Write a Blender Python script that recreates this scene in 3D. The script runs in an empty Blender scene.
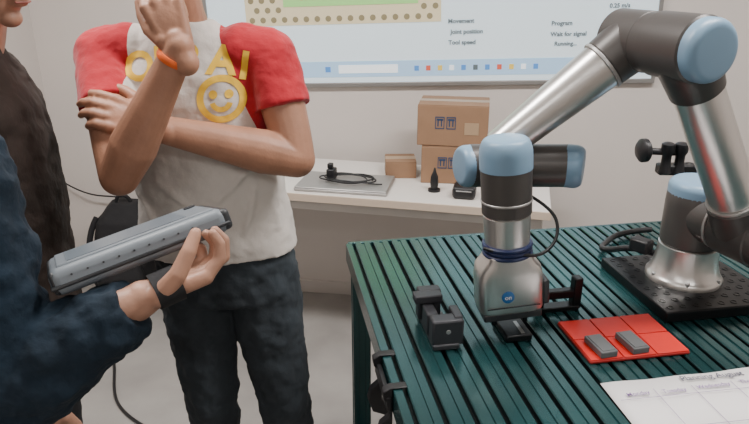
import bpy, bmesh, math, random
from mathutils import Vector, Matrix, Euler
from mathutils.bvhtree import BVHTree
random.seed(3)
V=Vector
XF=Matrix.Identity(4)
# ---------------------------------------------------------------- materials
def mat(name,col,rough=0.5,metal=0.0,bump=0.0,bscale=60,var=0.0,vscale=8,emit=0.0,spec=None,dist=0.002,sheen=0):
    m=bpy.data.materials.new(name); m.use_nodes=True
    nt=m.node_tree; b=nt.nodes["Principled BSDF"]
    c=(*col,1)
    b.inputs["Base Color"].default_value=c
    b.inputs["Roughness"].default_value=rough
    b.inputs["Metallic"].default_value=metal
    if spec is not None: b.inputs["Specular IOR Level"].default_value=spec
    if sheen: b.inputs["Sheen Weight"].default_value=sheen
    if emit>0:
        b.inputs["Emission Color"].default_value=c; b.inputs["Emission Strength"].default_value=emit
    tc=nt.nodes.new("ShaderNodeTexCoord")
    if var>0:
        n=nt.nodes.new("ShaderNodeTexNoise"); n.inputs["Scale"].default_value=vscale; n.inputs["Detail"].default_value=5
        nt.links.new(tc.outputs["Object"],n.inputs["Vector"])
        r=nt.nodes.new("ShaderNodeValToRGB")
        r.color_ramp.elements[0].position=0.3; r.color_ramp.elements[1].position=0.7
        r.color_ramp.elements[0].color=(*[x*(1-var) for x in col],1)
        r.color_ramp.elements[1].color=(*[min(1,x*(1+var)) for x in col],1)
        nt.links.new(n.outputs["Fac"],r.inputs["Fac"]); nt.links.new(r.outputs["Color"],b.inputs["Base Color"])
    if bump>0:
        n=nt.nodes.new("ShaderNodeTexNoise"); n.inputs["Scale"].default_value=bscale; n.inputs["Detail"].default_value=6
        nt.links.new(tc.outputs["Object"],n.inputs["Vector"])
        bp=nt.nodes.new("ShaderNodeBump"); bp.inputs["Strength"].default_value=bump; bp.inputs["Distance"].default_value=dist
        nt.links.new(n.outputs["Fac"],bp.inputs["Height"]); nt.links.new(bp.outputs["Normal"],b.inputs["Normal"])
    return m
M_wall=mat("wall_paint",(0.64,0.59,0.555),0.85,bump=.15,bscale=120,var=.03,vscale=2)
M_ceil=mat("ceiling_paint",(0.8,0.78,0.75),0.9,bump=.1)
M_floor=mat("polished_concrete",(0.32,0.305,0.29),0.42,bump=.1,bscale=20,var=.18,vscale=3)
M_trim=mat("trim_paint",(0.6,0.56,0.53),0.6)
M_white=mat("white_laminate",(0.74,0.70,0.66),0.45,var=.02)
M_edge=mat("laminate_edge",(0.62,0.50,0.40),0.6)
M_steel=mat("grey_steel",(0.45,0.45,0.45),0.4,metal=.7)
M_alu=mat("table_anodised",(0.020,0.078,0.082),0.22,metal=.45,var=.3,vscale=3,spec=.9)
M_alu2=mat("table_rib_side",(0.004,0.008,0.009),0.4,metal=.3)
M_black=mat("black_plastic",(0.010,0.010,0.012),0.42,bump=.1,bscale=200)
M_blackm=mat("black_anodised",(0.010,0.011,0.013),0.35,metal=.4)
M_hous=mat("robot_housing",(0.085,0.078,0.075),0.38,metal=.35,bump=.04,bscale=150)
M_silver=mat("brushed_aluminium",(0.70,0.68,0.66),0.30,metal=.92,bump=.06,bscale=90)
M_silverd=mat("cast_aluminium",(0.42,0.41,0.40),0.42,metal=.6,bump=.08,bscale=200)
M_cap=mat("blue_cap_plastic",(0.195,0.32,0.45),0.38,var=.04)
M_navy=mat("navy_tape",(0.01,0.02,0.08),0.4)
M_red=mat("red_plastic",(0.70,0.020,0.013),0.45,var=.05)
M_redd=mat("red_groove",(0.38,0.012,0.01),0.6)
M_greyb=mat("grey_block",(0.13,0.135,0.14),0.5,bump=.1)
M_fix=mat("fixture_grey",(0.045,0.047,0.055),0.42,metal=.2,bump=.1)
M_paper=mat("paper",(0.76,0.73,0.73),0.8,var=.02)
M_ink=mat("ink",(0.05,0.05,0.09),0.7)
M_rink=mat("violet_ink",(0.22,0.12,0.32),0.7)
M_card=mat("cardboard",(0.29,0.17,0.10),0.8,bump=.2,bscale=40,var=.08,vscale=10)
M_tape=mat("parcel_tape",(0.40,0.28,0.18),0.3)
M_mark=mat("blue_print",(0.03,0.06,0.13),0.7)
M_skin=mat("skin_tan",(0.41,0.20,0.125),0.48,bump=.35,bscale=120,var=.16,vscale=16)
M_skin2=mat("skin_light",(0.44,0.235,0.16),0.48,bump=.35,bscale=120,var=.16,vscale=16)
M_lip=mat("lips",(0.40,0.13,0.10),0.5)
M_hair=mat("dark_hair",(0.022,0.014,0.010),0.6,bump=.8,bscale=90,dist=.01,var=.4,vscale=60)
M_hair2=mat("grey_hair",(0.10,0.085,0.075),0.6,bump=.8,bscale=90,dist=.01,var=.4,vscale=60)
M_eye=mat("eye_white",(0.7,0.68,0.65),0.2)
M_iris=mat("iris_brown",(0.04,0.02,0.01),0.2)
M_shirt=mat("raglan_cotton",(0.67,0.62,0.575),0.9,bump=.6,bscale=12,dist=.018,sheen=.2)
def raglan_nodes(m):
    nt=m.node_tree; b=nt.nodes["Principled BSDF"]; L=nt.links
    tc=nt.nodes.new("ShaderNodeTexCoord"); sp=nt.nodes.new("ShaderNodeSeparateXYZ"); L.new(tc.outputs["Object"],sp.inputs[0])
    def mt(op,a,c):
        n=nt.nodes.new("ShaderNodeMath"); n.operation=op
        for i,q in enumerate((a,c)):
            if isinstance(q,(int,float)): n.inputs[i].default_value=q
            else: L.new(q,n.inputs[i])
        return n.outputs[0]
    x,y,z=sp.outputs
    dx=mt('ADD',x,.397)
    lim=mt('MINIMUM',mt('ADD',mt('MULTIPLY',mt('SUBTRACT',1.475,z),.36),.080),.165)
    right=mt('GREATER_THAN',dx,lim)
    left=mt('MULTIPLY',mt('LESS_THAN',dx,-.106),mt('MAXIMUM',mt('GREATER_THAN',z,1.335),mt('LESS_THAN',y,1.390)))
    msk=mt('MULTIPLY',mt('MAXIMUM',left,right),mt('GREATER_THAN',z,1.17))
    mx=nt.nodes.new("ShaderNodeMix"); mx.data_type='RGBA'
    L.new(msk,mx.inputs[0]); mx.inputs[6].default_value=(0.67,0.62,0.575,1); mx.inputs[7].default_value=(0.46,0.010,0.022,1)
    L.new(mx.outputs[2],b.inputs["Base Color"])
raglan_nodes(M_shirt)
M_yel=mat("yellow_print",(0.86,0.54,0.05),0.8)
M_jean=mat("charcoal_denim",(0.034,0.044,0.054),0.9,bump=.6,bscale=18,var=.3,vscale=7,dist=.012)
M_jean2=mat("dark_trousers",(0.02,0.02,0.025),0.9,bump=.5,bscale=18,dist=.01)
M_brown=mat("dark_brown_fleece",(0.032,0.021,0.017),0.95,bump=.7,bscale=16,var=.3,vscale=9,dist=.015)
M_blue=mat("navy_teal_knit",(0.003,0.014,0.028),0.92,bump=.7,bscale=22,var=.25,vscale=9,dist=.012)
M_shoe=mat("shoe_leather",(0.03,0.028,0.028),0.5)
M_sole=mat("shoe_sole",(0.6,0.6,0.58),0.7)
M_orange=mat("orange_rubber",(0.85,0.14,0.02),0.5)
M_pend=mat("pendant_shell",(0.165,0.19,0.215),0.45,var=.04)
M_pendd=mat("pendant_dark",(0.025,0.028,0.032),0.4)
M_pscr=mat("pendant_screen",(0.15,0.18,0.21),0.3)
M_cloth=mat("bag_fabric",(0.010,0.010,0.012),0.85,bump=.5,bscale=60)
M_scr=mat("projection_white",(0.60,0.70,0.755),0.7,emit=.62)
M_scrb=mat("projection_taskbar",(0.36,0.54,0.74),0.7,emit=.5)
M_scrw=mat("projection_pill",(0.80,0.86,0.9),0.7,emit=.6)
M_beige=mat("projection_beige",(0.62,0.54,0.36),0.7,emit=.45)
M_grn=mat("projection_green",(0.30,0.60,0.20),0.7,emit=.5)
M_dot=mat("projection_dot",(0.26,0.22,0.12),0.7,emit=.2)
M_txt=mat("projection_text",(0.13,0.17,0.19),0.7,emit=.1)
M_ired=mat("icon_red",(0.6,0.1,0.06),0.7,emit=.4)
M_iblu=mat("icon_blue",(0.08,0.25,0.6),0.7,emit=.4)
M_iyel=mat("icon_yellow",(0.7,0.5,0.1),0.7,emit=.4)
M_frame=mat("screen_frame",(0.30,0.29,0.28),0.4,metal=.5)
M_lamp=mat("lamp_diffuser",(1,0.97,0.93),0.5,emit=6)
M_logo=mat("logo_blue",(0.02,0.13,0.36),0.4)
# ---------------------------------------------------------------- helpers
def empty(name,loc=(0,0,0)):
    e=bpy.data.objects.new(name,None); bpy.context.collection.objects.link(e); e.location=loc; e.empty_display_size=.05
    return e
def par(o,p):
    if p is not None:
        o.parent=p; o.matrix_parent_inverse=Matrix.Translation(-Vector(p.location))
def finish(bm,name,m,p=None,smooth=True,bevel=0,seg=2,xf=True,ang=.6):
    if xf: bmesh.ops.transform(bm,matrix=XF,verts=bm.verts)
    bmesh.ops.recalc_face_normals(bm,faces=bm.faces)
    me=bpy.data.meshes.new(name); bm.to_mesh(me); bm.free()
    ms=m if isinstance(m,(list,tuple)) else [m]
    for q in ms: me.materials.append(q)
    o=bpy.data.objects.new(name,me); bpy.context.collection.objects.link(o)
    if smooth:
        me.polygons.foreach_set("use_smooth",[True]*len(me.polygons))
        try: me.set_sharp_from_angle(angle=ang)
        except Exception: pass
    if bevel>0:
        md=o.modifiers.new("bevel","BEVEL"); md.width=bevel; md.segments=seg; md.limit_method='ANGLE'; md.angle_limit=.7
        md.harden_normals=False
    par(o,p); return o
def addbox(bm,c,s,rot=(0,0,0)):
    mx=Matrix.Translation(V(c))@Euler(rot).to_matrix().to_4x4()@Matrix.Diagonal((s[0],s[1],s[2],1))
    return bmesh.ops.create_cube(bm,size=1,matrix=mx)['verts']
def box(name,p,m,c,s,rot=(0,0,0),bevel=0.002,seg=2):
    bm=bmesh.new(); addbox(bm,c,s,rot); return finish(bm,name,m,p,bevel=bevel,seg=seg)
def zrot(d):
    d=V(d).normalized(); return d.to_track_quat('Z','Y').to_matrix().to_4x4()
def addlathe(bm,p0,axis,prof,seg=40):
    R=Matrix.Translation(V(p0))@zrot(axis); rings=[]
    for s,r in prof:
        if r<1e-5: rings.append([bm.verts.new(R@V((0,0,s)))])
        else: rings.append([bm.verts.new(R@V((r*math.cos(2*math.pi*i/seg),r*math.sin(2*math.pi*i/seg),s))) for i in range(seg)])
    for a,b in zip(rings,rings[1:]):
        for i in range(seg):
            j=(i+1)%seg
            if len(a)==1 and len(b)==1: continue
            if len(a)==1: bm.faces.new((a[0],b[i],b[j]))
            elif len(b)==1: bm.faces.new((a[i],a[j],b[0]))
            else: bm.faces.new((a[i],a[j],b[j],b[i]))
    if len(rings[0])>1: bm.faces.new(rings[0][::-1])
    if len(rings[-1])>1: bm.faces.new(rings[-1])
def lathe(name,p,m,p0,axis,prof,seg=40):
    bm=bmesh.new(); addlathe(bm,p0,axis,prof,seg); return finish(bm,name,m,p,ang=.7)
def cyl(name,p,m,a,b,r,r2=None,bv=.003,seg=36):
    a=V(a);b=V(b);L=(b-a).length; r2=r if r2 is None else r2
    bv=min(bv,L*.3,r*.5)
    return lathe(name,p,m,a,b-a,[(0,r-bv),(bv,r),(L-bv,r2),(L,r2-bv)],seg)
def domecap(name,p,m,a,axis,r,h):
    prof=[(0,r*1.0),(h*.45,r*1.0)]
    for i in range(1,8):
        t=i/7*math.pi/2; prof.append((h*.45+h*.55*math.sin(t),max(0,r*(.72+.28*math.cos(t)) if i<7 else r*.70)))
    prof.append((h*1.0,0))
    return lathe(name,p,m,a,axis,prof)
def cable(name,p,m,pts,r,cyclic=False):
    cu=bpy.data.curves.new(name,'CURVE'); cu.dimensions='3D'; cu.bevel_depth=r; cu.bevel_resolution=3; cu.resolution_u=10
    sp=cu.splines.new('NURBS'); sp.points.add(len(pts)-1)
    for i,q in enumerate(pts): sp.points[i].co=(*(XF@V(q)),1)
    sp.order_u=4; sp.use_endpoint_u=True; sp.use_cyclic_u=cyclic
    cu.materials.append(m); o=bpy.data.objects.new(name,cu); bpy.context.collection.objects.link(o); par(o,p); return o
def textmesh(s,size,bold=0):
    cu=bpy.data.curves.new("t",'FONT'); cu.body=s; cu.size=size; cu.align_x='CENTER'; cu.align_y='CENTER'
    cu.resolution_u=4; cu.offset=bold
    o=bpy.data.objects.new("t",cu); bpy.context.collection.objects.link(o)
    bpy.context.view_layer.update()
    me=bpy.data.meshes.new_from_object(o.evaluated_get(bpy.context.evaluated_depsgraph_get()))
    bpy.data.objects.remove(o); return me
def text(name,p,m,s,size,mx,bold=0):
    me=textmesh(s,size,bold); me.transform(XF@mx); me.materials.clear(); me.materials.append(m)
    o=bpy.data.objects.new(name,me); bpy.context.collection.objects.link(o); par(o,p); return o
# organic
def ell(bm,c,r,rot=None):
    mx=Matrix.Translation(V(c))@(rot.to_4x4() if rot is not None else Matrix.Identity(4))@Matrix.Diagonal((r[0],r[1],r[2],1))
    bmesh.ops.create_uvsphere(bm,u_segments=20,v_segments=14,radius=1,matrix=mx)
def limb(bm,pts,rad,ends=True,seg=20):
    pts=[V(q) for q in pts]
    for i in range(len(pts)-1):
        a,b=pts[i],pts[i+1]; d=b-a
        mx=Matrix.Translation((a+b)/2)@zrot(d)
        bmesh.ops.create_cone(bm,cap_ends=True,segments=seg,radius1=rad[i],radius2=rad[i+1],depth=d.length,matrix=mx)
    for i,q in enumerate(pts):
        if not ends and i==len(pts)-1: continue
        ell(bm,q,(rad[i],)*3)
def loft(bm,rings,R=None,seg=36,power=2.3):
    R=R or Matrix.Identity(3); out=[]
    for c,rx,ry in rings:
        l=[]
        for i in range(seg):
            t=2*math.pi*i/seg; cs,sn=math.cos(t),math.sin(t)
            x=rx*math.copysign(abs(cs)**(2/power),cs); y=ry*math.copysign(abs(sn)**(2/power),sn)
            l.append(bm.verts.new(V(c)+R@V((x,y,0))))
        out.append(l)
    for a,b in zip(out,out[1:]):
        for i in range(seg):
            j=(i+1)%seg; bm.faces.new((a[i],a[j],b[j],b[i]))
    bm.faces.new(out[0][::-1]); bm.faces.new(out[-1])
def organic(bm,name,mats,p,voxel=.004,sm=4,fn=None,disp=0,dscale=.08,disp2=0):
    bmesh.ops.recalc_face_normals(bm,faces=bm.faces)
    me=bpy.data.meshes.new(name); bm.to_mesh(me); bm.free()
    o=bpy.data.objects.new(name,me); bpy.context.collection.objects.link(o)
    r=o.modifiers.new("r","REMESH"); r.mode='VOXEL'; r.voxel_size=voxel; r.adaptivity=0
    s=o.modifiers.new("s","SMOOTH"); s.factor=.5; s.iterations=sm
    if disp:
        tx=bpy.data.textures.new(name+"_folds",'CLOUDS'); tx.noise_scale=dscale; tx.noise_depth=2
        d=o.modifiers.new("d","DISPLACE"); d.texture=tx; d.strength=disp; d.mid_level=.5; d.texture_coords='LOCAL'
    bpy.context.view_layer.update()
    ev=o.evaluated_get(bpy.context.evaluated_depsgraph_get())
    nm=bpy.data.meshes.new_from_object(ev)
    o.modifiers.clear(); o.data=nm
    nm.materials.clear()
    for q in mats: nm.materials.append(q)
    nm.polygons.foreach_set("use_smooth",[True]*len(nm.polygons))
    nm.update(); par(o,p); return o
def hand(bm,w,fwd,nrm,side,curls,spread=.06,thumb=None,s=1.0):
    w=V(w); f=V(fwd).normalized(); n=V(nrm); n=(n-f*n.dot(f)).normalized()
    sd=V(side); sd=(sd-f*sd.dot(f)-n*sd.dot(n)).normalized()
    offs=[.031,.010,-.011,-.030]; ml=[.088,.092,.087,.078]; fl=[.072,.080,.074,.058]
    ell(bm,w+f*.052*s,(1,1,1),Matrix((sd*.038*s,f*.046*s,n*.0145*s)).transposed())
    limb(bm,[w-f*.03,w+f*.015],[.025*s,.023*s])
    for i in range(4):
        k=w+(f*ml[i]+sd*offs[i])*s
        limb(bm,[w+(f*.012+sd*offs[i]*.55)*s,k],[.0145*s,.0118*s],seg=12)
        cu=curls[i] if isinstance(curls[0],(list,tuple)) else curls
        a=0; q=k; pts=[k]; df=(f+sd*(offs[i]*spread*30*.3)).normalized()
        for ph,frac in enumerate((.45,.30,.25)):
            a+=cu[ph]; q=q+(df*math.cos(a)+n*math.sin(a))*fl[i]*frac*s; pts.append(q)
        limb(bm,pts,[.0106*s,.0097*s,.0087*s,.0074*s],seg=12)
    b=w+(f*.022+sd*.024)*s
    t=thumb or [(.62,.70,.25),(.85,.35,.45),(.9,.05,.45)]
    pts=[b]; q=b
    for (cf,cs,cn),L in zip(t,(.042,.034,.028)):
        d=(f*cf+sd*cs+n*cn).normalized(); q=q+d*L*s; pts.append(q)
    limb(bm,pts,[.0165*s,.0128*s,.0112*s,.0088*s],seg=12)
def headgeo(bm,mx):
    t=bmesh.new()
    ell(t,(0,.018,.040),(.074,.094,.086)); ell(t,(0,-.025,-.015),(.064,.070,.085))
    ell(t,(0,-.030,-.062),(.050,.054,.046)); ell(t,(0,-.068,-.094),(.024,.020,.018))
    ell(t,(.034,-.058,-.030),(.024,.024,.030)); ell(t,(-.034,-.058,-.030),(.024,.024,.030))
    ell(t,(0,-.078,.030),(.052,.018,.012))
    limb(t,[(0,-.090,.018),(0,-.104,-.010),(0,-.112,-.026)],[.008,.009,.0115],seg=10)
    ell(t,(.011,-.100,-.029),(.008,.010,.007)); ell(t,(-.011,-.100,-.029),(.008,.010,.007))
    ell(t,(0,-.088,-.055),(.024,.012,.0055)); ell(t,(0,-.086,-.064),(.021,.012,.006))
    for sx in (-1,1):
        ell(t,(sx*.076,.010,-.008),(.007,.018,.031),Euler((.15,0,sx*.35)).to_matrix())
        ell(t,(sx*.072,.000,-.018),(.012,.012,.018))
    bmesh.ops.transform(t,matrix=mx,verts=t.verts)
    tm=bpy.data.meshes.new("h"); t.to_mesh(tm); t.free(); bm.from_mesh(tm); bpy.data.meshes.remove(tm)
def headextras(p,mx,hair,beard=False):
    for sx in (-1,1):
        bm=bmesh.new(); ell(bm,mx@V((sx*.031,-.076,.010)),(.0125,)*3); finish(bm,"eyeball",M_eye,p,xf=False)
        bm=bmesh.new(); ell(bm,mx@V((sx*.031,-.0855,.009)),(.0055,)*3); finish(bm,"iris",M_iris,p,xf=False)
        bm=bmesh.new(); limb(bm,[mx@V((sx*.014,-.094,.030)),mx@V((sx*.034,-.092,.036)),mx@V((sx*.050,-.078,.030))],[.0035,.0042,.0025],seg=8)
        finish(bm,"eyebrow",hair,p,xf=False)
    bm=bmesh.new(); limb(bm,[mx@V((-.020,-.094,-.0595)),mx@V((0,-.1005,-.0585)),mx@V((.020,-.094,-.0595))],[.002,.0035,.002],seg=8)
    finish(bm,"mouth",M_lip,p,xf=False)
    t=bmesh.new()
    ell(t,(0,.028,.052),(.081,.098,.086)); ell(t,(0,.055,.0),(.074,.068,.07)); ell(t,(0,-.030,.098),(.06,.05,.03))
    for k in range(70):
        a=random.uniform(0,2*math.pi); e=random.uniform(.25,1.45)
        q=V((.080*math.cos(e)*math.cos(a),.028+.096*math.cos(e)*math.sin(a),.055+.086*math.sin(e)))
        if q.y<-.055 and q.z<.085: continue
        ell(t,q,(.014,.016,.009),Euler((random.random(),random.random(),a)).to_matrix())
    bmesh.ops.transform(t,matrix=mx,verts=t.verts)
    organic(t,"hair",[hair],p,voxel=.004,sm=2,disp=.004,dscale=.012)
    if beard:
        t=bmesh.new()
        ell(t,(0,-.034,-.074),(.0525,.054,.040)); ell(t,(0,-.069,-.094),(.0265,.0225,.021))
        for sx in (-1,1): limb(t,[(sx*.050,-.03,-.062),(sx*.062,-.012,-.035),(sx*.067,-.005,-.005)],[.014,.012,.010])
        bmesh.ops.transform(t,matrix=mx,verts=t.verts)
        organic(t,"beard",[hair],p,voxel=.003,sm=2,disp=.002,dscale=.008)
def shoe(p,c,yaw):
    R=Matrix.Rotation(yaw,4,'Z'); mx=Matrix.Translation(V(c))@R
    t=bmesh.new()
    ell(t,(0,.03,.05),(.038,.05,.05)); ell(t,(0,-.04,.045),(.042,.08,.036)); ell(t,(0,-.13,.038),(.045,.055,.028)); limb(t,[(0,.03,.06),(0,.03,.11)],[.04,.042])
    bmesh.ops.transform(t,matrix=mx,verts=t.verts); organic(t,"shoe",[M_shoe],p,voxel=.005,sm=4)
    t=bmesh.new(); loft(t,[((0,-.055,0.0),.048,.135),((0,-.055,.022),.047,.133)],power=2.4)
    bmesh.ops.transform(t,matrix=mx,verts=t.verts); finish(t,"shoe_sole",M_sole,p,xf=False,bevel=.004)
# ---------------------------------------------------------------- room
W8=math.radians(-8); XW=Matrix.Translation((-.4,3.05,0))@Matrix.Rotation(W8,4,'Z')
XF=XW   # local x along wall, y into wall, z up
LX=-1.25; RX=3.6; DY=-6.2; H=2.75
box("floor",None,M_floor,((LX+RX)/2,DY/2,-.05),(RX-LX+.2,-DY+.2,.1),bevel=0)
box("ceiling",None,M_ceil,((LX+RX)/2,DY/2,H+.05),(RX-LX+.2,-DY+.2,.1),bevel=0)
box("wall_back",None,M_wall,((LX+RX)/2,.05,H/2),(RX-LX+.2,.1,H),bevel=0)
box("wall_left",None,M_wall,(LX-.05,DY/2,H/2),(.1,-DY,H),bevel=0)
box("wall_right",None,M_wall,(RX+.05,DY/2,H/2),(.1,-DY,H),bevel=0)
box("wall_front",None,M_wall,((LX+RX)/2,DY-.05,H/2),(RX-LX+.2,.1,H),bevel=0)
box("baseboard_back",None,M_trim,((LX+RX)/2,-.006,.035),(RX-LX,.012,.07),bevel=.002)
box("baseboard_left",None,M_trim,(LX+.006,DY/2,.035),(.012,-DY,.07),bevel=.002)
box("baseboard_right",None,M_trim,(RX-.006,DY/2,.035),(.012,-DY,.07),bevel=.002)
for i,(x,y) in enumerate([(-.2,-1.6),(1.7,-1.6),(-.2,-4.2),(1.7,-4.2)]):
    e=empty("ceiling_lamp",XF@V((x,y,H)))
    bm=bmesh.new(); addbox(bm,(x,y,H-.02),(1.25,.32,.04)); finish(bm,"lamp_housing",M_white,e,bevel=.004)
    bm=bmesh.new(); addbox(bm,(x,y,H-.044),(1.18,.26,.008)); finish(bm,"diffuser",M_lamp,e,bevel=.002)
    ld=bpy.data.lights.new("lamp_light",'AREA'); ld.shape='RECTANGLE'; ld.size=1.15; ld.size_y=.25; ld.energy=[42,48,14,14][i]; ld.color=(1,.96,.925)
    lo=bpy.data.objects.new("lamp_light",ld); bpy.context.collection.objects.link(lo)
    lo.location=XF@V((x,y,H-.06)); lo.rotation_euler=(0,0,W8); par(lo,e)
# ---------------------------------------------------------------- projection screen
XF=XW@Matrix.Translation((-.35,-.012,1.072))@Matrix.Rotation(math.radians(-2.1),4,'Y')
e=empty("projection_screen",XF@V((1,0,.5)))
SW=1.955;SH=1.15
box("screen_surface",e,M_scr,(SW/2,0,SH/2),(SW,.006,SH),bevel=0)
for nm,c,s in [("frame_bottom",(SW/2,-.004,-.008),(SW+.03,.018,.02)),("frame_top",(SW/2,-.004,SH+.008),(SW+.03,.018,.02)),("frame_side_a",(-.008,-.004,SH/2),(.016,.018,SH)),("frame_side_b",(SW+.008,-.004,SH/2),(.016,.018,SH))]:
    box(nm,e,M_frame,c,s,bevel=.003)
box("taskbar",e,M_scrb,(SW/2,-.004,.062),(SW-.02,.003,.070),bevel=0)
box("search_pill",e,M_scrw,(.73,-.0065,.062),(.27,.002,.036),bevel=0)
for i in range(11):
    box("task_icon_%d"%i,e,[M_iblu,M_ired,M_iyel,M_scrw,M_iblu,M_txt][i%6],(.95+i*.052,-.0065,.062),(.020,.002,.022),bevel=0)
box("start_icon",e,M_iblu,(.545,-.0065,.062),(.024,.002,.024),bevel=0)
box("banner",e,M_beige,(.62,-.004,.46),(.88,.003,.40),bevel=0)
box("banner_panel",e,M_grn,(.66,-.007,.490),(.60,.003,.30),bevel=0)
bm=bmesh.new()
for r in range(8):
    for c in range(17):
        x=.21+c*.05+(r%2)*.025; z=.285+r*.042
        if x>1.04: continue
        if r>0 and .34<x<.98: continue
        addlathe(bm,(x,-.0055,z),(0,-1,0),[(0,.013),(.0015,.013)],12)
finish(bm,"banner_dots",M_dot,e)
RX90=Matrix.Rotation(math.pi/2,4,'X')
def st(s,x,z,size): text("screen_text",e,M_txt,s,size,Matrix.Translation((x,-.0066,z))@RX90,bold=.0008)
text("screen_title",e,M_ired,"SMART ROBOTICS",.055,Matrix.Translation((.66,-.0095,.385))@RX90,bold=.001)
st("Robot calibration",1.22,.36,.032); st("Movement",1.145,.26,.026); st("Joint position",1.17,.215,.026); st("Tool speed",1.15,.17,.026)
st("Status",1.56,.35,.026); st("Program",1.57,.24,.025); st("Wait for signal",1.60,.195,.025); st("Value",1.79,.35,.026); st("0.25 m/s",1.80,.305,.024);st("Running...",1.59,.155,.024); st("active",1.80,.24,.024)
# ---------------------------------------------------------------- back desk
D13=math.radians(-12.7); XF=Matrix.Translation((-.325,2.45,0))@Matrix.Rotation(D13,4,'Z')
e=empty("office_desk",XF@V((.3,.28,.0)))
x0,x1=-.55,1.0; dep=.50
box("desk_top",e,M_white,((x0+x1)/2,dep/2,.735),(x1-x0,dep,.03),bevel=.003)
box("edge_band",e,M_edge,((x0+x1)/2,-.002,.735),(x1-x0,.006,.031),bevel=.001)
box("apron",e,M_white,((x0+x1)/2,.05,.695),(x1-x0-.1,.02,.05),bevel=.002)
for lx in (x0+.05,x1-.05):
    for ly in (.06,dep-.05):
        box("leg",e,M_white,(lx,ly,.36),(.045,.045,.72),bevel=.003)
    box("foot_rail",e,M_white,(lx,dep/2,.03),(.045,dep-.1,.03),bevel=.003)
def carton(c,s,rz,name="cardboard_box",marks=True):
    global XF
    X0=XF; XF=X0@Matrix.Translation(c)@Matrix.Rotation(rz,4,'Z')
    e=empty(name,XF@V((0,0,s[2]/2))); w,d,h=s
    m=M_card
    bm=bmesh.new(); addbox(bm,(0,0,h/2),(w,d,h)); finish(bm,"carton_body",m,e,bevel=.003)
    box("flap_a",e,m,(0,-d/4-.001,h+.0015),(w*.99,d/2-.004,.003),bevel=.001)
    box("flap_b",e,m,(0,d/4+.001,h+.0015),(w*.99,d/2-.004,.003),bevel=.001)
    box("tape_top",e,M_tape,(0,0,h+.0035),(w*1.0,.045,.001),bevel=0)
    box("tape_side",e,M_tape,(-w/2-.0008,0,h*.8),(.001,.045,h*.38),bevel=0)
    if marks:
        for i,xx in enumerate((-.18,-.02)):
            bm=bmesh.new(); cx=xx*w
            for q,sz in [((cx,-d/2-.001,h*.72),(.034,.001,.004)),((cx,-d/2-.001,h*.44),(.034,.001,.004)),((cx-.017,-d/2-.001,h*.58),(.003,.001,h*.3)),((cx+.017,-d/2-.001,h*.58),(.003,.001,h*.3)),((cx-.007,-d/2-.001,h*.58),(.005,.001,h*.18)),((cx+.007,-d/2-.001,h*.58),(.005,.001,h*.18)),((cx,-d/2-.001,h*.66),(.026,.001,.008))]:
                addbox(bm,q,sz)
            finish(bm,"handling_mark_%d"%i,M_mark,e,smooth=False)
        box("label",e,M_tape,(w*.27,-d/2-.001,h*.45),(w*.20,.001,h*.30),bevel=0)
    XF=X0; return e
carton((.60,.355,.75),(.27,.20,.155),math.radians(6))
carton((.592,.355,.910),(.285,.20,.165),math.radians(3))
carton((.37,.345,.75),(.13,.13,.07),math.radians(14),marks=False)
e=empty("laptop",XF@V((.17,.13,.75)))
box("laptop_base",e,M_silverd,(.18,.14,.757),(.38,.22,.012),rot=(0,0,.03),bevel=.004)
box("laptop_lid",e,M_silverd,(.18,.14,.7665),(.375,.216,.006),rot=(0,0,.03),bevel=.003)
box("hinge",e,M_pendd,(.177,.247,.761),(.28,.01,.012),rot=(0,0,.03),bevel=.003)
pts=[]
for i in range(60):
    a=i*.42; rr=.085+.02*math.sin(i*.7); pts.append((.19+rr*1.2*math.cos(a),.14+rr*.62*math.sin(a),.776+.006*(i%7)/7+.004))
pts+= [(.27,.11,.778),(.30,.10,.776),(.34,.11,.776)]
cable("cable_loops",e,M_black,pts,.0030)
box("power_brick",e,M_black,(.115,.16,.792),(.035,.05,.045),bevel=.006)
box("plug",e,M_black,(.11,.16,.825),(.022,.026,.02),bevel=.004)
e=empty("notebook",XF@V((-.13,.23,.75)))
box("cover",e,M_pend,(-.13,.30,.756),(.14,.2,.012),rot=(0,0,.1),bevel=.002); box("pages",e,M_paper,(-.13,.30,.764),(.132,.19,.005),rot=(0,0,.1),bevel=.001)
e=empty("black_glue_nozzle",XF@V((.545,.12,.75)))
lathe("nozzle",e,M_black,(.545,.15,.75),(0,0,1),[(0,.025),(.009,.025),(.011,.014),(.035,.017),(.060,.015),(.080,.007),(.096,.003),(.099,0)],20)
e=empty("black_pouch",XF@V((.655,.09,.75)))
bm=bmesh.new(); addbox(bm,(.67,.11,.775),(.09,.09,.05)); finish(bm,"pouch",M_black,e,bevel=.015,seg=4)
box("zip",e,M_steel,(.67,.0645,.785),(.06,.002,.004),bevel=.001)
XF=Matrix.Identity(4)
# backpack on floor by wall
e=empty("backpack",(-1.22,2.9,0))
bm=bmesh.new(); loft(bm,[((-1.22,2.93,.0),.13,.09),((-1.22,2.93,.04),.155,.11),((-1.22,2.93,.3),.155,.115),((-1.215,2.95,.45),.13,.095),((-1.21,2.97,.53),.07,.05)],power=2.8)
organic(bm,"bag_body",[M_cloth],e,voxel=.008,sm=6,disp=.015,dscale=.1)
bm=bmesh.new(); loft(bm,[((-1.22,2.82,.05),.11,.035),((-1.22,2.81,.2),.115,.045),((-1.22,2.83,.30),.09,.03)],power=2.8); organic(bm,"front_pocket",[M_cloth],e,voxel=.007,sm=5)
cable("grab_handle",e,M_cloth,[(-1.25,2.96,.52),(-1.25,2.95,.58),(-1.18,2.95,.58),(-1.18,2.96,.52)],.009)
cable("strap",e,M_cloth,[(-1.33,2.9,.47),(-1.40,2.85,.35),(-1.38,2.84,.15),(-1.34,2.9,.05)],.014)
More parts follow.
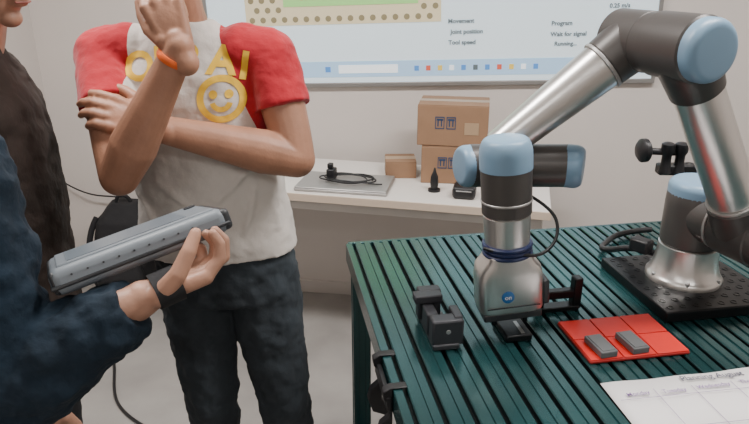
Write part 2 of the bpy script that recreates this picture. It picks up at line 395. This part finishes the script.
e=empty("wall_cable",(-1.4,3.1,.5)); cable("cord",e,M_black,[(-1.60,3.19,.55),(-1.5,3.16,.50),(-1.38,3.14,.49),(-1.2,3.12,.50),(-1.0,3.1,.3),(-.9,3.1,.02)],.004)
e=empty("floor_cable",(-.9,1.9,0)); cable("cord",e,M_black,[(-1.35,2.7,.006),(-1.15,2.5,.006),(-1.06,2.20,.006),(-.98,2.05,.006),(-.80,1.92,.006),(-.5,1.78,.006)],.006)
# ---------------------------------------------------------------- work table
ZT=.87; XT=Matrix.Translation((-.064,1.676,0))@Matrix.Rotation(math.radians(9.7),4,'Z')
XF=XT
TW=1.44; TD=1.25
e=empty("workbench",XF@V((TW/2,-TD/2,0)))
bm=bmesh.new(); prof=[]; pit=.052; n=int(TW/pit)
for i in range(n):
    x=i*pit
    prof+=[(x,-.014),(x+.009,-.014),(x+.009,-.0022),(x+.0112,0),(x+.0255,0),(x+.0265,-.0030),(x+.0335,-.0030),(x+.0345,0),(x+.0500,0),(x+.052,-.0022)]
prof.append((n*pit,-.014))
def strip(y0,y1):
    a=[bm.verts.new((x,y0,ZT+z)) for x,z in prof]; b=[bm.verts.new((x,y1,ZT+z)) for x,z in prof]
    c=[bm.verts.new((x,y0,ZT-.03)) for x,z in prof]; d=[bm.verts.new((x,y1,ZT-.03)) for x,z in prof]
    for i in range(len(prof)-1):
        f=bm.faces.new((a[i],a[i+1],b[i+1],b[i]))
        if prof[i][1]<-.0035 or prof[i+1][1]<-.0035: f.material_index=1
        bm.faces.new((a[i],c[i],c[i+1],a[i+1])); bm.faces.new((b[i],b[i+1],d[i+1],d[i]))
    bm.faces.new((a[0],b[0],d[0],c[0])); bm.faces.new((a[-1],c[-1],d[-1],b[-1])); bm.faces.new((c[0],d[0],d[-1],c[-1]))
strip(-TD,0)
finish(bm,"slotted_top",[M_alu,M_alu2],e,ang=.3)
TW=n*pit
EZ=ZT-.0262
box("edge_far",e,M_alu,(TW/2,.006,EZ),(TW+.02,.012,.052),bevel=.002)
box("edge_side_a",e,M_alu,(-.008,-TD/2,EZ),(.018,TD,.052),bevel=.002)
box("edge_side_b",e,M_alu,(TW+.008,-TD/2,EZ),(.018,TD,.052),bevel=.002)
box("edge_near",e,M_alu,(TW/2,-TD-.006,EZ),(TW+.02,.012,.052),bevel=.002)
for lx in (.020,TW-.020):
    for ly in (-.03,-TD+.03):
        bm=bmesh.new()
        addbox(bm,(lx,ly,(ZT-.05)/2+.02),(.045,.045,ZT-.09))
        for dx,dy in ((1,0),(-1,0),(0,1),(0,-1)):
            for q in (-.015,.015):
                addbox(bm,(lx+dx*.0235+(q if dy else 0),ly+dy*.0235+(q if dx else 0),(ZT-.05)/2+.02),(.004 if dx else .012,.004 if dy else .012,ZT-.09))
        finish(bm,"leg",M_alu,e,bevel=.0015)
        cyl("levelling_foot",e,M_black,(lx,ly,0),(lx,ly,.03),.03,.02)
        box("corner_bracket",e,M_blackm,(lx,ly,ZT-.06),(.055,.06,.02),bevel=.003)
for c,s in [((TW/2,-.03,ZT-.055),(TW-.05,.04,.045)),((TW/2,-TD+.03,ZT-.055),(TW-.05,.04,.045)),((.025,-TD/2,ZT-.055),(.04,TD-.1,.045)),((TW-.025,-TD/2,ZT-.055),(.04,TD-.1,.045)),((.025,-TD/2,.18),(.04,TD-.1,.04)),((TW-.025,-TD/2,.18),(.04,TD-.1,.04)),((TW/2,-.03,.18),(TW-.1,.04,.04))]:
    box("frame_rail",e,M_alu,c,s,bevel=.002)
# cable hook on the left side (part of bench)
bm=bmesh.new()
out=[(.010,.014),(-.022,.014),(-.036,.006),(-.034,-.010),(-.020,-.030),(-.022,-.050),(-.040,-.066),(-.046,-.090),(-.036,-.120),(-.010,-.132),(.012,-.120),(.008,-.104),(-.010,-.105),(-.0175,-.090),(-.0175,.011),(.010,.011)]
for yy in (-.555,-.665):
    va=[bm.verts.new((a,yy,ZT-.010+b)) for a,b in out]; vb=[bm.verts.new((a,yy-.018,ZT-.010+b)) for a,b in out]
    bm.faces.new(va); bm.faces.new(vb[::-1])
    for i in range(len(out)):
        j=(i+1)%len(out); bm.faces.new((va[i],va[j],vb[j],vb[i]))
addbox(bm,(-.024,-.62,ZT-.03),(.010,.13,.03))
finish(bm,"cable_hook",M_black,e,bevel=.002)
XF=Matrix.Identity(4)
def tl(x,y,z=0):
    return Matrix.Translation((x,y,z))@Matrix.Rotation(math.radians(9.7),4,'Z')
# red tray
XF=tl(.514,1.174,ZT+.0005)
e=empty("red_tray",XF@V((0,0,0)))
box("tray_base",e,M_redd,(0,0,.003),(.214,.152,.006),bevel=.002)
for i in range(3):
    for j in range(2):
        w=.214/3; d=.152/2
        box("tray_pad",e,M_red,((i-1)*w,(j-.5)*d,.0065),(w-.003,d-.003,.005),bevel=.0012)
for k,(x,y) in enumerate([(.453,1.122),(.521,1.136)]):
    XF=tl(x,y,ZT+.0098)@Matrix.Rotation(math.radians(4),4,'Z')
    b=empty("metal_block",XF@V((0,0,0)))
    box("block_body",b,M_greyb,(0,0,.007),(.036,.066,.014),bevel=.002)
    box("block_ridge",b,M_greyb,(0,0,.0148),(.028,.058,.0015),bevel=.0006)
# paper sheet
XF=tl(.42,1.018,ZT+.0005)@Matrix.Rotation(math.radians(-1),4,'Z')
e=empty("paper_sheet",XF@V((.15,-.1,0)))
bm=bmesh.new(); nx=14
for i in range(nx+1):
    for j in range(2): bm.verts.new((i/nx*.31,-j*.215,.0012+.0010*math.sin(i*1.1)+ (0.004*(i/nx)**4)))
bm.verts.ensure_lookup_table()
for i in range(nx): bm.faces.new((bm.verts[2*i],bm.verts[2*i+1],bm.verts[2*i+3],bm.verts[2*i+2]))
o=finish(bm,"sheet",M_paper,e); sd=o.modifiers.new("s","SOLIDIFY"); sd.thickness=.0006; sd.offset=0
def pt(s,x,y,size,m=M_rink,rz=0): text("handwriting",e,m,s,size,Matrix.Translation((x,y,.0062))@Matrix.Rotation(rz,4,'Z'),bold=.0002)
pt("Planning August",.215,-.016,.020,M_ink,.0); pt("Monday",.05,-.045,.014,M_rink,.04); pt("Tuesday",.12,-.046,.014,M_rink,.02); pt("Wednesday",.20,-.043,.014,M_rink,.03); pt("Thurs",.272,-.04,.014,M_rink,.03)
bm=bmesh.new()
for x in (.085,.16,.24): addbox(bm,(x,-.12,.0058),(.0008,.17,.0003))
addbox(bm,(.155,-.058,.0058),(.29,.0008,.0003)); addbox(bm,(.155,-.14,.0058),(.29,.0008,.0003))
finish(bm,"ruled_lines",M_rink,e,smooth=False)
# part holder left
XF=tl(.138,1.20,ZT)
e=empty("part_holder",XF@V((0,0,0)))
box("base_plate",e,M_fix,(-.004,0,.007),(.055,.14,.012),bevel=.003)
box("rear_post",e,M_fix,(-.012,.055,.045),(.05,.028,.07),bevel=.004)
box("rear_jaw",e,M_fix,(-.02,.033,.070),(.06,.030,.018),bevel=.003)
box("mid_post",e,M_fix,(-.022,.0,.035),(.024,.05,.05),bevel=.004)
box("front_block",e,M_fix,(.0,-.048,.036),(.066,.034,.058),bevel=.005)
box("front_jaw",e,M_fix,(.024,-.030,.060),(.018,.05,.016),bevel=.003)
cyl("screw",e,M_steel,(0,-.064,.04),(0,-.0665,.04),.005)
# black stop fixture right of gripper
XF=tl(.410,1.30,ZT)
e=empty("stop_fixture",XF@V((0,0,0)))
box("foot",e,M_blackm,(0,0,.006),(.10,.028,.012),bevel=.002)
box("bar",e,M_blackm,(-.01,0,.040),(.12,.020,.020),bevel=.003)
box("post",e,M_blackm,(.045,0,.041),(.020,.024,.076),bevel=.003)
box("post_inner",e,M_blackm,(-.04,0,.026),(.016,.020,.034),bevel=.003)
XF=tl(.293,1.205,ZT)
e=empty("gripped_block",XF@V((0,0,0)))
box("block_body",e,M_blackm,(0,0,.008),(.056,.085,.015),bevel=.003); box("block_slot",e,M_steel,(.01,-.01,.0157),(.008,.05,.001),bevel=.0004)
XF=Matrix.Identity(4)
# clamp stand behind robot
e=empty("clamp_stand",(.80,1.64,ZT))
cyl("post",e,M_black,(.825,1.64,ZT+.002),(.825,1.64,1.115),.012)
cyl("post_foot",e,M_black,(.825,1.64,ZT+.001),(.825,1.64,ZT+.02),.04,.03)
cyl("arm",e,M_black,(.70,1.63,1.150),(.80,1.63,1.145),.009)
lathe("clamp_knob",e,M_black,(.712,1.63,1.152),(-1,-.15,0),[(0,.012),(.006,.026),(.010,.031),(.022,.031),(.028,.024),(.032,0)],14)
for x in (.757,.792): lathe("wing_knob",e,M_black,(x,1.625,1.09),(0,0,1),[(0,.012),(.004,.017),(.03,.012),(.05,.012),(.060,.017),(.080,.017),(.084,.01)],14)
box("clamp_block",e,M_black,(.792,1.635,1.10),(.10,.035,.028),bevel=.005)
# ---------------------------------------------------------------- robot arm
w=V((.35,-.937,0)).normalized(); d=V((-.937,-.35,0)).normalized()
rb=empty("robot_arm",(.745,1.414,ZT))
XF=tl(.752,1.405,ZT+.0008)
box("mounting_plate",rb,M_blackm,(0,0,.0125),(.29,.29,.025),bevel=.003)
bm=bmesh.new()
for i in range(9):
    for j in range(9):
        x=(i-4)*.031; y=(j-4)*.031
        if math.hypot(x+.007,y-.009)<.092: continue
        addlathe(bm,(x,y,.0252),(0,0,1),[(0,.008),(.0008,.008),(.0008,.0055),(-.004,.0055)],12)
finish(bm,"hole_rims",M_blackm,rb)
XF=Matrix.Identity(4)
B=V((.745,1.414,ZT+.026)); Z=V((0,0,1))
lathe("base_flange",rb,M_silver,B,Z,[(0,.086),(.010,.086),(.014,.083),(.020,.078),(.045,.071),(.075,.067),(.088,.067),(.090,.064)],48)
for k in range(6):
    a=k*math.pi/3+.2; q=B+V((math.cos(a)*.079,math.sin(a)*.079,.008)); cyl("flange_bolt",rb,M_steel,q,q+Z*.012,.006,bv=.001,seg=12)
lathe("base_joint",rb,M_hous,B+Z*.090,Z,[(0,.062),(.004,.066),(.02,.067),(.10,.067),(.125,.066),(.130,.064)],48)
domecap("base_cap",rb,M_cap,B+Z*.213,Z,.066,.034)
S0=V((.745,1.414,1.065)); S=S0+w*.135
cyl("shoulder_neck",rb,M_hous,S0,S0+w*.085,.058,.060,bv=.004)
cyl("shoulder_ring",rb,M_silverd,S0+w*.078,S0+w*.084,.061,bv=.001)
cyl("shoulder_joint",rb,M_hous,S0+w*.084,S+w*.055,.063,bv=.008)
domecap("shoulder_cap",rb,M_hous,S+w*.05,w,.060,.03)
E0=S+d*.2525; E0.z=1.462
ua=(E0-S).normalized(); UL=(E0-S).length
cyl("upper_arm_socket",rb,M_hous,S,S+ua*.095,.060,.054,bv=.006)
cyl("upper_arm_ring",rb,M_silverd,S+ua*.093,S+ua*.10,.053,bv=.001)
cyl("upper_arm_tube",rb,M_silver,S+ua*.098,S+ua*(UL-.085),.047,.046)
cyl("elbow_socket",rb,M_hous,E0-ua*.10,E0,.050,.058,bv=.006)
cyl("elbow_joint",rb,M_hous,E0+w*.052,E0-w*.065,.060,.060,bv=.010)
domecap("elbow_cap",rb,M_cap,E0+w*.045,w,.0565,.03)
E1=E0-w*.125
cyl("elbow_neck",rb,M_hous,E0-w*.05,E1,.058,.056,bv=.004)
cyl("elbow_forearm_joint",rb,M_hous,E1+w*.055,E1-w*.055,.058,bv=.012)
Wp=V((.232,1.305,1.225)); fa=(Wp-E1).normalized(); FL=(Wp-E1).length
cyl("forearm_socket",rb,M_hous,E1,E1+fa*.075,.057,.052,bv=.006)
cyl("forearm_ring",rb,M_silverd,E1+fa*.072,E1+fa*.079,.0535,bv=.001)
cyl("forearm_tube",rb,M_silver,E1+fa*.077,E1+fa*(FL-.03),.049,.036)
ha=V((1,0,0))
Hc=V((.190,1.305,1.208))
cyl("wrist_housing",rb,M_hous,Hc,Hc+ha*.225,.045,bv=.010)
cyl("wrist_ring",rb,M_silverd,Hc+ha*.075,Hc+ha*.081,.0462,bv=.001)
domecap("wrist_cap",rb,M_cap,Hc+ha*.014,V((-1,-.30,0)),.044,.030)
domecap("wrist_cap",rb,M_cap,Hc+ha*.210,V((1,-.42,0)),.0455,.036)
def ax(z): return V((.250+(1.297-z)*.085,1.21,z))
cyl("wrist_link",rb,M_hous,ax(1.2)+V((0,.10,0)),ax(1.2),.043,.045,bv=.004)
A=(ax(1.3)-ax(1.0)).normalized()
cyl("tool_joint",rb,M_hous,ax(1.138),ax(1.245),.0495,.0505,bv=.004)
domecap("tool_cap",rb,M_cap,ax(1.232),A,.0515,.060)
cyl("tool_seam",rb,M_silverd,ax(1.165),ax(1.170),.051,bv=.001)
cyl("tool_flange",rb,M_silver,ax(1.075),ax(1.14),.045,.0475,bv=.003)
for i in range(3):
    z=1.078-i*.009; cyl("cable_wrap",rb,M_navy,ax(z-.0085),ax(z),.051-.001*(i%2),bv=.003)
XF=Matrix.Translation(ax(.921))@Matrix.Rotation(math.radians(-4.9),4,'Y')@Matrix.Rotation(math.radians(6),4,'Z')
bm=bmesh.new()
loft(bm,[((0,0,.010),.064,.040),((0,0,.018),.067,.042),((0,0,.085),.067,.042),((0,0,.108),.063,.042),((0,0,.122),.050,.040),((0,0,.138),.043,.040)],power=5)
finish(bm,"gripper_body",M_silver,rb,bevel=.004,seg=3,ang=.9)
box("gripper_base",rb,M_pendd,(0,0,.004),(.122,.075,.018),bevel=.004)
box("gripper_side",rb,M_pendd,(.072,0,.045),(.016,.060,.055),bevel=.005)
box("gripper_seam",rb,M_pendd,(0,-.0425,.028),(.11,.002,.0025),bevel=.0005)
lathe("gripper_logo",rb,M_logo,(-.012,-.0415,.052),(0,-1,0),[(0,.013),(.0025,.013),(.003,.012)],24)
text("logo_letters",rb,M_paper,"on",.014,Matrix.Translation((-.012,-.0449,.052))@RX90,bold=.0003)
for sx in (-1,1):
    box("finger_link",rb,M_pendd,(sx*.034,0,-.006),(.018,.03,.022),rot=(0,sx*.35,0),bevel=.003)
    box("finger_pad",rb,M_blackm,(sx*.033,0,-.018),(.010,.028,.018),bevel=.002)
XF=Matrix.Identity(4)
cable("tool_cable",rb,M_black,[ax(1.2)+V((.02,.09,-.03)),(.36,1.26,1.14),(.385,1.24,1.10),(.36,1.20,1.065),(.32,1.18,1.055),(.29,1.165,1.07),(.24,1.165,1.072),(.22,1.19,1.07)],.0035)
cable("base_cable",rb,M_black,[(.70,1.47,.93),(.66,1.52,.93),(.63,1.56,.90),(.60,1.60,.885),(.65,1.66,.885),(.70,1.72,.885),(.80,1.74,.885)],.008)
box("cable_plug",rb,M_black,(.668,1.492,.945),(.05,.035,.035),rot=(0,0,-.9),bevel=.006)
# ---------------------------------------------------------------- man in raglan shirt
mn=empty("man_in_raglan_shirt",(-.35,1.5,0))
bm=bmesh.new()
cy=1.50
loft(bm,[((-.35,cy,.88),.150,.10),((-.36,cy,1.08),.135,.09),((-.38,cy,1.22),.150,.105),((-.395,cy,1.36),.160,.100),((-.397,cy,1.42),.12,.075),((-.40,cy,1.47),.07,.06)])
limb(bm,[(-.40,cy,1.44),(-.405,1.475,1.50),(-.408,1.445,1.58)],[.064,.058,.056])
SL=V((-.580,1.470,1.412)); EL=V((-.495,1.262,1.198)); WL=V((-.335,1.228,1.458))
SR=V((-.208,1.475,1.412)); ER=V((-.150,1.400,1.195)); WR=V((-.428,1.303,1.290))
def mid(a,b,t): return a.lerp(b,t)
limb(bm,[SL,mid(SL,EL,.35),mid(SL,EL,.75),EL],[.050,.051,.045,.040])
limb(bm,[EL,mid(EL,WL,.25),mid(EL,WL,.65),WL],[.040,.047,.036,.0275])
limb(bm,[SR,mid(SR,ER,.35),mid(SR,ER,.75),ER],[.050,.052,.047,.042])
limb(bm,[ER,mid(ER,WR,.25),mid(ER,WR,.65),WR],[.042,.049,.037,.0275])
hand(bm,WL,(-.36,.20,.91),(-.20,.97,0),(-.95,-.20,0),[(.65,.9,.5),(.85,1.1,.6),(1.05,1.2,.7),(1.15,1.3,.7)],thumb=[(.75,.45,.45),(.95,.1,.35),(.95,-.1,.3)],s=.97)
hand(bm,WR,(-.92,-.01,.34),(0,.73,-.68),(.3,.65,.70),[(.12,.35,.45),(.16,.40,.45),(.20,.42,.45),(.24,.45,.45)],thumb=[(.75,.62,.15),(.9,.35,.25),(.95,.15,.3)],s=1.02)
hm=Matrix.Translation((-.410,1.402,1.664))@Matrix.Rotation(math.radians(8),4,'Z')@Matrix.Rotation(math.radians(8),4,'X')
headgeo(bm,hm)
organic(bm,"body",[M_skin],mn,voxel=.0030,sm=3)
headextras(mn,hm,M_hair,beard=True)
wb=mid(EL,WL,.92); dd=(WL-EL).normalized()
bm=bmesh.new(); addlathe(bm,wb-dd*.006,dd,[(0,.0295),(0,.0325),(.004,.0338),(.009,.0333),(.013,.0315),(.013,.0285)],32); finish(bm,"wristband",M_orange,mn,xf=False)
# shirt
bm=bmesh.new()
loft(bm,[((-.366,cy,.945),.196,.130),((-.366,cy,.99),.190,.128),((-.370,cy,1.08),.178,.122),((-.382,cy,1.20),.176,.128),((-.393,cy,1.32),.184,.128),((-.395,cy,1.38),.178,.115),((-.397,cy,1.43),.138,.090),((-.40,cy-.003,1.465),.092,.076),((-.402,cy-.008,1.488),.070,.068)],power=2.2)
for A_,B_,sx in ((SL,EL,1),(SR,ER,-1)):
    s0=A_+V((0.06*sx,.01,.005)); e1=mid(A_,B_,.46 if sx==1 else .50)
    limb(bm,[s0,A_,mid(A_,B_,.25),e1],[.066,.060,.060,.064],ends=False)
# drape folds
for (xa,za,xb,zb) in [(-.52,1.10,-.44,.97),(-.50,1.18,-.36,1.06),(-.25,1.12,-.29,.97),(-.23,1.20,-.33,1.10),(-.40,1.05,-.37,.96)]:
    def sy(x,z):
        u_=min(1,abs(x+.372)/.186); return cy-.124*max(0,(1-u_**2.2))**(1/2.2)
    limb(bm,[(xa,sy(xa,za)+.004,za),((xa+xb)/2,sy((xa+xb)/2,(za+zb)/2)+.001,(za+zb)/2),(xb,sy(xb,zb)+.004,zb)],[.006,.010,.006],seg=10)
shirt=organic(bm,"raglan_shirt",[M_shirt],mn,voxel=.0042,sm=6,disp=.012,dscale=.06)
bvh=BVHTree.FromPolygons([v.co[:] for v in shirt.data.vertices],[p.vertices[:] for p in shirt.data.polygons])
def project(me,name,m):
    b=bmesh.new(); b.from_mesh(me)
    for it in range(5):
        bmesh.ops.triangulate(b,faces=b.faces)
        es=[x for x in b.edges if x.calc_length()>.007]
        if not es: break
        bmesh.ops.subdivide_edges(b,edges=es,cuts=1)
    for v in b.verts:
        h=bvh.ray_cast(V((v.co.x,1.0,v.co.z)),V((0,1,0)))
        v.co.y=(h[0].y if h[0] else 1.38)-.0022
    me2=bpy.data.meshes.new(name); b.to_mesh(me2); b.free(); me2.materials.clear(); me2.materials.append(m)
    o=bpy.data.objects.new(name,me2); bpy.context.collection.objects.link(o); par(o,mn)
for i,ch in enumerate("OPPAI"):
    me=textmesh(ch,.080,bold=.003)
    cxx=(-.476,-.424,-.372,-.302,-.256)[i]; czz=1.412-.004*(i-2)**2
    me.transform(Matrix.Translation((cxx,0,czz))@Matrix.Rotation((i-2)*.10,4,'Y')@RX90@Matrix.Diagonal((1.0,1,1,1)))
    project(me,"print_letter_%d"%i,M_yel)
def discmesh(cx_,cz_,r0,r1,a0=0,a1=2*math.pi,n=48):
    b=bmesh.new(); ra=[];rb_=[]
    for i in range(n+1):
        a=a0+(a1-a0)*i/n
        ra.append(b.verts.new((cx_+r1*math.cos(a),0,cz_+r1*math.sin(a))))
        rb_.append(b.verts.new((cx_+max(r0,.0005)*math.cos(a),0,cz_+max(r0,.0005)*math.sin(a))))
    for i in range(n): b.faces.new((ra[i],ra[i+1],rb_[i+1],rb_[i]))
    me=bpy.data.meshes.new("d"); b.to_mesh(me); b.free(); return me
project(discmesh(-.304,1.332,.036,.050),"print_face_ring",M_yel)
project(discmesh(-.320,1.342,0,.009),"print_eye_a",M_yel); project(discmesh(-.288,1.342,0,.009),"print_eye_b",M_yel)
project(discmesh(-.304,1.329,.013,.024,math.pi*1.08,math.pi*1.92),"print_mouth",M_yel)
# jeans
bm=bmesh.new()
loft(bm,[((-.350,1.495,.82),.172,.114),((-.352,1.50,.90),.176,.118),((-.357,1.50,.97),.165,.110)])
limb(bm,[(-.430,1.495,.88),(-.428,1.49,.75),(-.418,1.475,.50),(-.425,1.51,.36),(-.435,1.53,.10)],[.094,.092,.070,.067,.055],ends=False)
limb(bm,[(-.264,1.495,.88),(-.255,1.49,.75),(-.222,1.475,.50),(-.212,1.51,.36),(-.20,1.53,.10)],[.094,.092,.070,.067,.055],ends=False)
organic(bm,"jeans",[M_jean],mn,voxel=.006,sm=6,disp=.020,dscale=.05)
shoe(mn,(-.435,1.515,0),-.15); shoe(mn,(-.20,1.515,0),.2)
mn.location.x-=.024
# ---------------------------------------------------------------- brown jacket person
pb=empty("man_in_brown_jacket",(-.80,1.32,0))
R90=Matrix.Rotation(math.radians(104),3,'Z')
cx,cy=-.812,1.30
nr=R90@V((-1,0,0)); frr=R90@V((0,-1,0))
C=V((cx,cy,0))
bm=bmesh.new()
loft(bm,[((cx,cy,.95),.14,.09),((cx,cy,1.2),.15,.10),((cx,cy,1.38),.15,.09),((cx,cy,1.43),.07,.06)],R90)
limb(bm,[C+Z*1.40,C+frr*.03+Z*1.47,C+frr*.05+Z*1.54],[.062,.056,.055])
hm=Matrix.Translation((-.728,1.275,1.614))@Matrix.Rotation(math.radians(80),4,'Z')@Matrix.Rotation(math.radians(12),4,'X')
headgeo(bm,hm)
NS=C+nr*.18+Z*1.36; FS=C-nr*.18+Z*1.36
ne=NS+V((.02,-.02,-.30)); nw=V((-.665,1.10,.745))
limb(bm,[ne,nw],[.038,.026])
hand(bm,nw,(.06,-.02,-.98),(-.4,.9,0),(.9,.4,.1),[(.25,.4,.3)]*4,thumb=[(.85,.4,.25),(.95,.1,.3),(.95,0,.3)],s=.95)
fe=FS+V((.0,.03,-.28)); fw=FS+V((.03,.05,-.52))
limb(bm,[fe,fw],[.038,.026])
hand(bm,fw,(.12,.0,-.98),(-.2,-.95,0),(.95,-.2,.1),[(.2,.35,.25)]*4)
organic(bm,"body",[M_skin2],pb,voxel=.0035,sm=3)
headextras(pb,hm,M_hair2)
bm=bmesh.new()
loft(bm,[(C+frr*.01+Z*.86,.185,.125),(C+frr*.01+Z*1.0,.18,.125),(C+frr*.01+Z*1.2,.185,.13),(C+frr*.005+Z*1.34,.19,.12),(C+Z*1.41,.145,.09),(C+Z*1.45,.085,.075),(C+frr*.01+Z*1.475,.07,.068)],R90)
limb(bm,[NS,mid(NS,ne,.5),ne,mid(ne,nw,.5),mid(ne,nw,.96)],[.068,.062,.056,.048,.042],ends=False)
limb(bm,[FS,mid(FS,fe,.5),fe,mid(fe,fw,.5),mid(fe,fw,.93)],[.068,.062,.056,.048,.042],ends=False)
organic(bm,"jacket",[M_brown],pb,voxel=.006,sm=6,disp=.020,dscale=.07)
bm=bmesh.new()
loft(bm,[((cx,cy,.80),.165,.112),((cx,cy,.93),.16,.11)],R90)
for s_ in (-1,1):
    q=C+nr*.088*s_
    limb(bm,[q+Z*.86,q+Z*.72,q+nr*.01*s_+Z*.48,q+nr*.02*s_+Z*.1],[.086,.084,.064,.05],ends=False)
    shoe(pb,q+nr*.02*s_,math.radians(104-8*s_))
organic(bm,"trousers",[M_jean2],pb,voxel=.007,sm=5,disp=.014,dscale=.07)
# ---------------------------------------------------------------- blue sweater person
pz=empty("man_in_blue_sweater",(-.76,.90,0))
RB=Matrix.Rotation(math.radians(160),3,'Z')
cx,cy=-.76,.89
fr=RB@V((0,-1,0)); rt=RB@V((-1,0,0))
bm=bmesh.new()
loft(bm,[((cx,cy,.95),.14,.09),((cx,cy,1.2),.15,.10),((cx,cy,1.36),.15,.09),((cx,cy,1.42),.07,.06)],RB)
limb(bm,[(cx,cy,1.40),V((cx,cy,1.47))+fr*.02,V((cx,cy,1.54))+fr*.035],[.062,.056,.055])
hm=Matrix.Translation(V((cx,cy,1.61))+fr*.05)@Matrix.Rotation(math.radians(150),4,'Z')@Matrix.Rotation(math.radians(16),4,'X')
headgeo(bm,hm)
SB=V((-.580,.850,1.335)); EB=V((-.520,.785,1.035)); WB=V((-.335,.832,1.150))
HF=V((.82,.50,.20)); HN=V((-.28,.10,.95))
limb(bm,[EB,mid(EB,WB,.5),WB],[.04,.036,.027])
hand(bm,WB,HF,HN,(.45,-.85,.05),[(.55,.70,.55),(.35,.85,.75),(.35,.9,.75),(.40,.95,.75)],thumb=[(.75,.45,.55),(.75,.05,.75),(.7,-.25,.7)],s=1.02)
LS=V((cx,cy,1.345))-rt*.185; LW=V((-.93,1.02,.86)); LE=V((-.955,.96,1.08))
limb(bm,[LE,LW],[.04,.026])
hand(bm,LW,(.1,.1,-.97),(.95,.2,0),(-.2,.95,0),[(.2,.35,.25)]*4)
organic(bm,"body",[M_skin2],pz,voxel=.0030,sm=3)
headextras(pz,hm,M_hair)
bm=bmesh.new()
loft(bm,[((cx,cy,.88),.18,.12),((cx,cy,1.0),.175,.12),((cx,cy,1.2),.18,.125),((cx,cy,1.33),.19,.115),((cx,cy,1.40),.15,.09),((cx,cy,1.44),.085,.075),((cx,cy,1.465),.07,.068)],RB)
limb(bm,[V((cx,cy,1.33))+rt*.13,SB,mid(SB,EB,.5),EB+V((-.01,0,-.008)),mid(EB,WB,.35),mid(EB,WB,.72),mid(EB,WB,.93)],[.08,.078,.075,.078,.070,.055,.043],ends=False)
limb(bm,[V((cx,cy,1.33))-rt*.13,LS,mid(LS,LE,.5),LE,mid(LE,LW,.5),mid(LE,LW,.93)],[.08,.075,.068,.060,.052,.042],ends=False)
organic(bm,"sweater",[M_blue],pz,voxel=.005,sm=5,disp=.026,dscale=.045)
f=HF.normalized(); nn=(HN-f*HN.dot(f)).normalized(); sd_=f.cross(nn)
hc=WB+f*.036+nn*.002
bm=bmesh.new(); ns=40; rows=[]
for (off,ro) in ((-.019,0),(.019,0),(.019,.003),(-.019,.003)):
    rows.append([bm.verts.new(hc+f*off+sd_*(.041+ro)*math.cos(2*math.pi*i/ns)+nn*(.023+ro)*math.sin(2*math.pi*i/ns)) for i in range(ns)])
for k in range(4):
    a=rows[k]; b=rows[(k+1)%4]
    for i in range(ns):
        j=(i+1)%ns; bm.faces.new((a[i],a[j],b[j],b[i]))
finish(bm,"hand_strap",M_cloth,pz)
bm=bmesh.new()
loft(bm,[((cx,cy,.80),.165,.112),((cx,cy,.95),.16,.11)],RB)
for s_ in (-1,1):
    q=V((cx,cy,0))+rt*.088*s_
    limb(bm,[q+Z*.86,q+Z*.72,q+rt*.01*s_+Z*.48,q+rt*.02*s_+Z*.1],[.086,.084,.064,.05],ends=False)
    shoe(pz,q+rt*.02*s_-fr*.01,math.radians(160-8*s_))
organic(bm,"trousers",[M_jean2],pz,voxel=.007,sm=5,disp=.014,dscale=.07)
# ---------------------------------------------------------------- teach pendant
P0=V((-.432,.806,1.190)); P1=V((-.238,.925,1.232))
e1=(P1-P0).normalized(); e2=V((-.436,.846,-.275)); e2=(e2-e1*e2.dot(e1)).normalized(); e3=e1.cross(e2)
L=.262; Wd=.18
cen=(P0+P1)/2+e2*(Wd/2)
XF=Matrix.Translation(cen)@Matrix((e1,e2,e3)).transposed().to_4x4()
tp=empty("teach_pendant",cen)
bm=bmesh.new(); addbox(bm,(0,0,0),(L,Wd,.040)); finish(bm,"shell",M_pend,tp,bevel=.014,seg=5)
box("rim",tp,M_pendd,(0,0,-.006),(L+.003,Wd+.003,.006),bevel=.002)
box("bezel",tp,M_pend,(0,0,.0205),(L-.03,Wd-.026,.004),bevel=.002)
box("display",tp,M_pscr,(-.012,.0,.0228),(L-.085,Wd-.05,.001),bevel=0)
lathe("stop_button",tp,M_pendd,(L/2-.026,.045,.0215),(0,0,1),[(0,.010),(.003,.010),(.004,.008)],20)
for sx in (-1,1): 
    box("end_bumper",tp,M_pendd,(sx*(L/2-.006),0,0),(.024 if sx>0 else .010,Wd-.006,.034),bevel=.008,seg=4)
bm=bmesh.new()
for i in range(9): addlathe(bm,(-L/2+.03+i*.022,-Wd/2-.0005,.006),(0,-1,0),[(0,.0016),(.001,.0016)],8)
finish(bm,"vent_holes",M_pendd,tp)
XF=Matrix.Identity(4)
# ---------------------------------------------------------------- world + camera
wd=bpy.data.worlds.new("world"); bpy.context.scene.world=wd; wd.use_nodes=True
wd.node_tree.nodes["Background"].inputs[0].default_value=(.8,.85,.9,1); wd.node_tree.nodes["Background"].inputs[1].default_value=.3
cd=bpy.data.cameras.new("camera"); cam=bpy.data.objects.new("camera",cd); bpy.context.collection.objects.link(cam)
cam.location=(0,0,1.6); cam.rotation_euler=(math.radians(90-20.8),0,0); cd.sensor_width=36; cd.lens=36*650/749; cd.clip_start=.02
bpy.context.scene.camera=cam
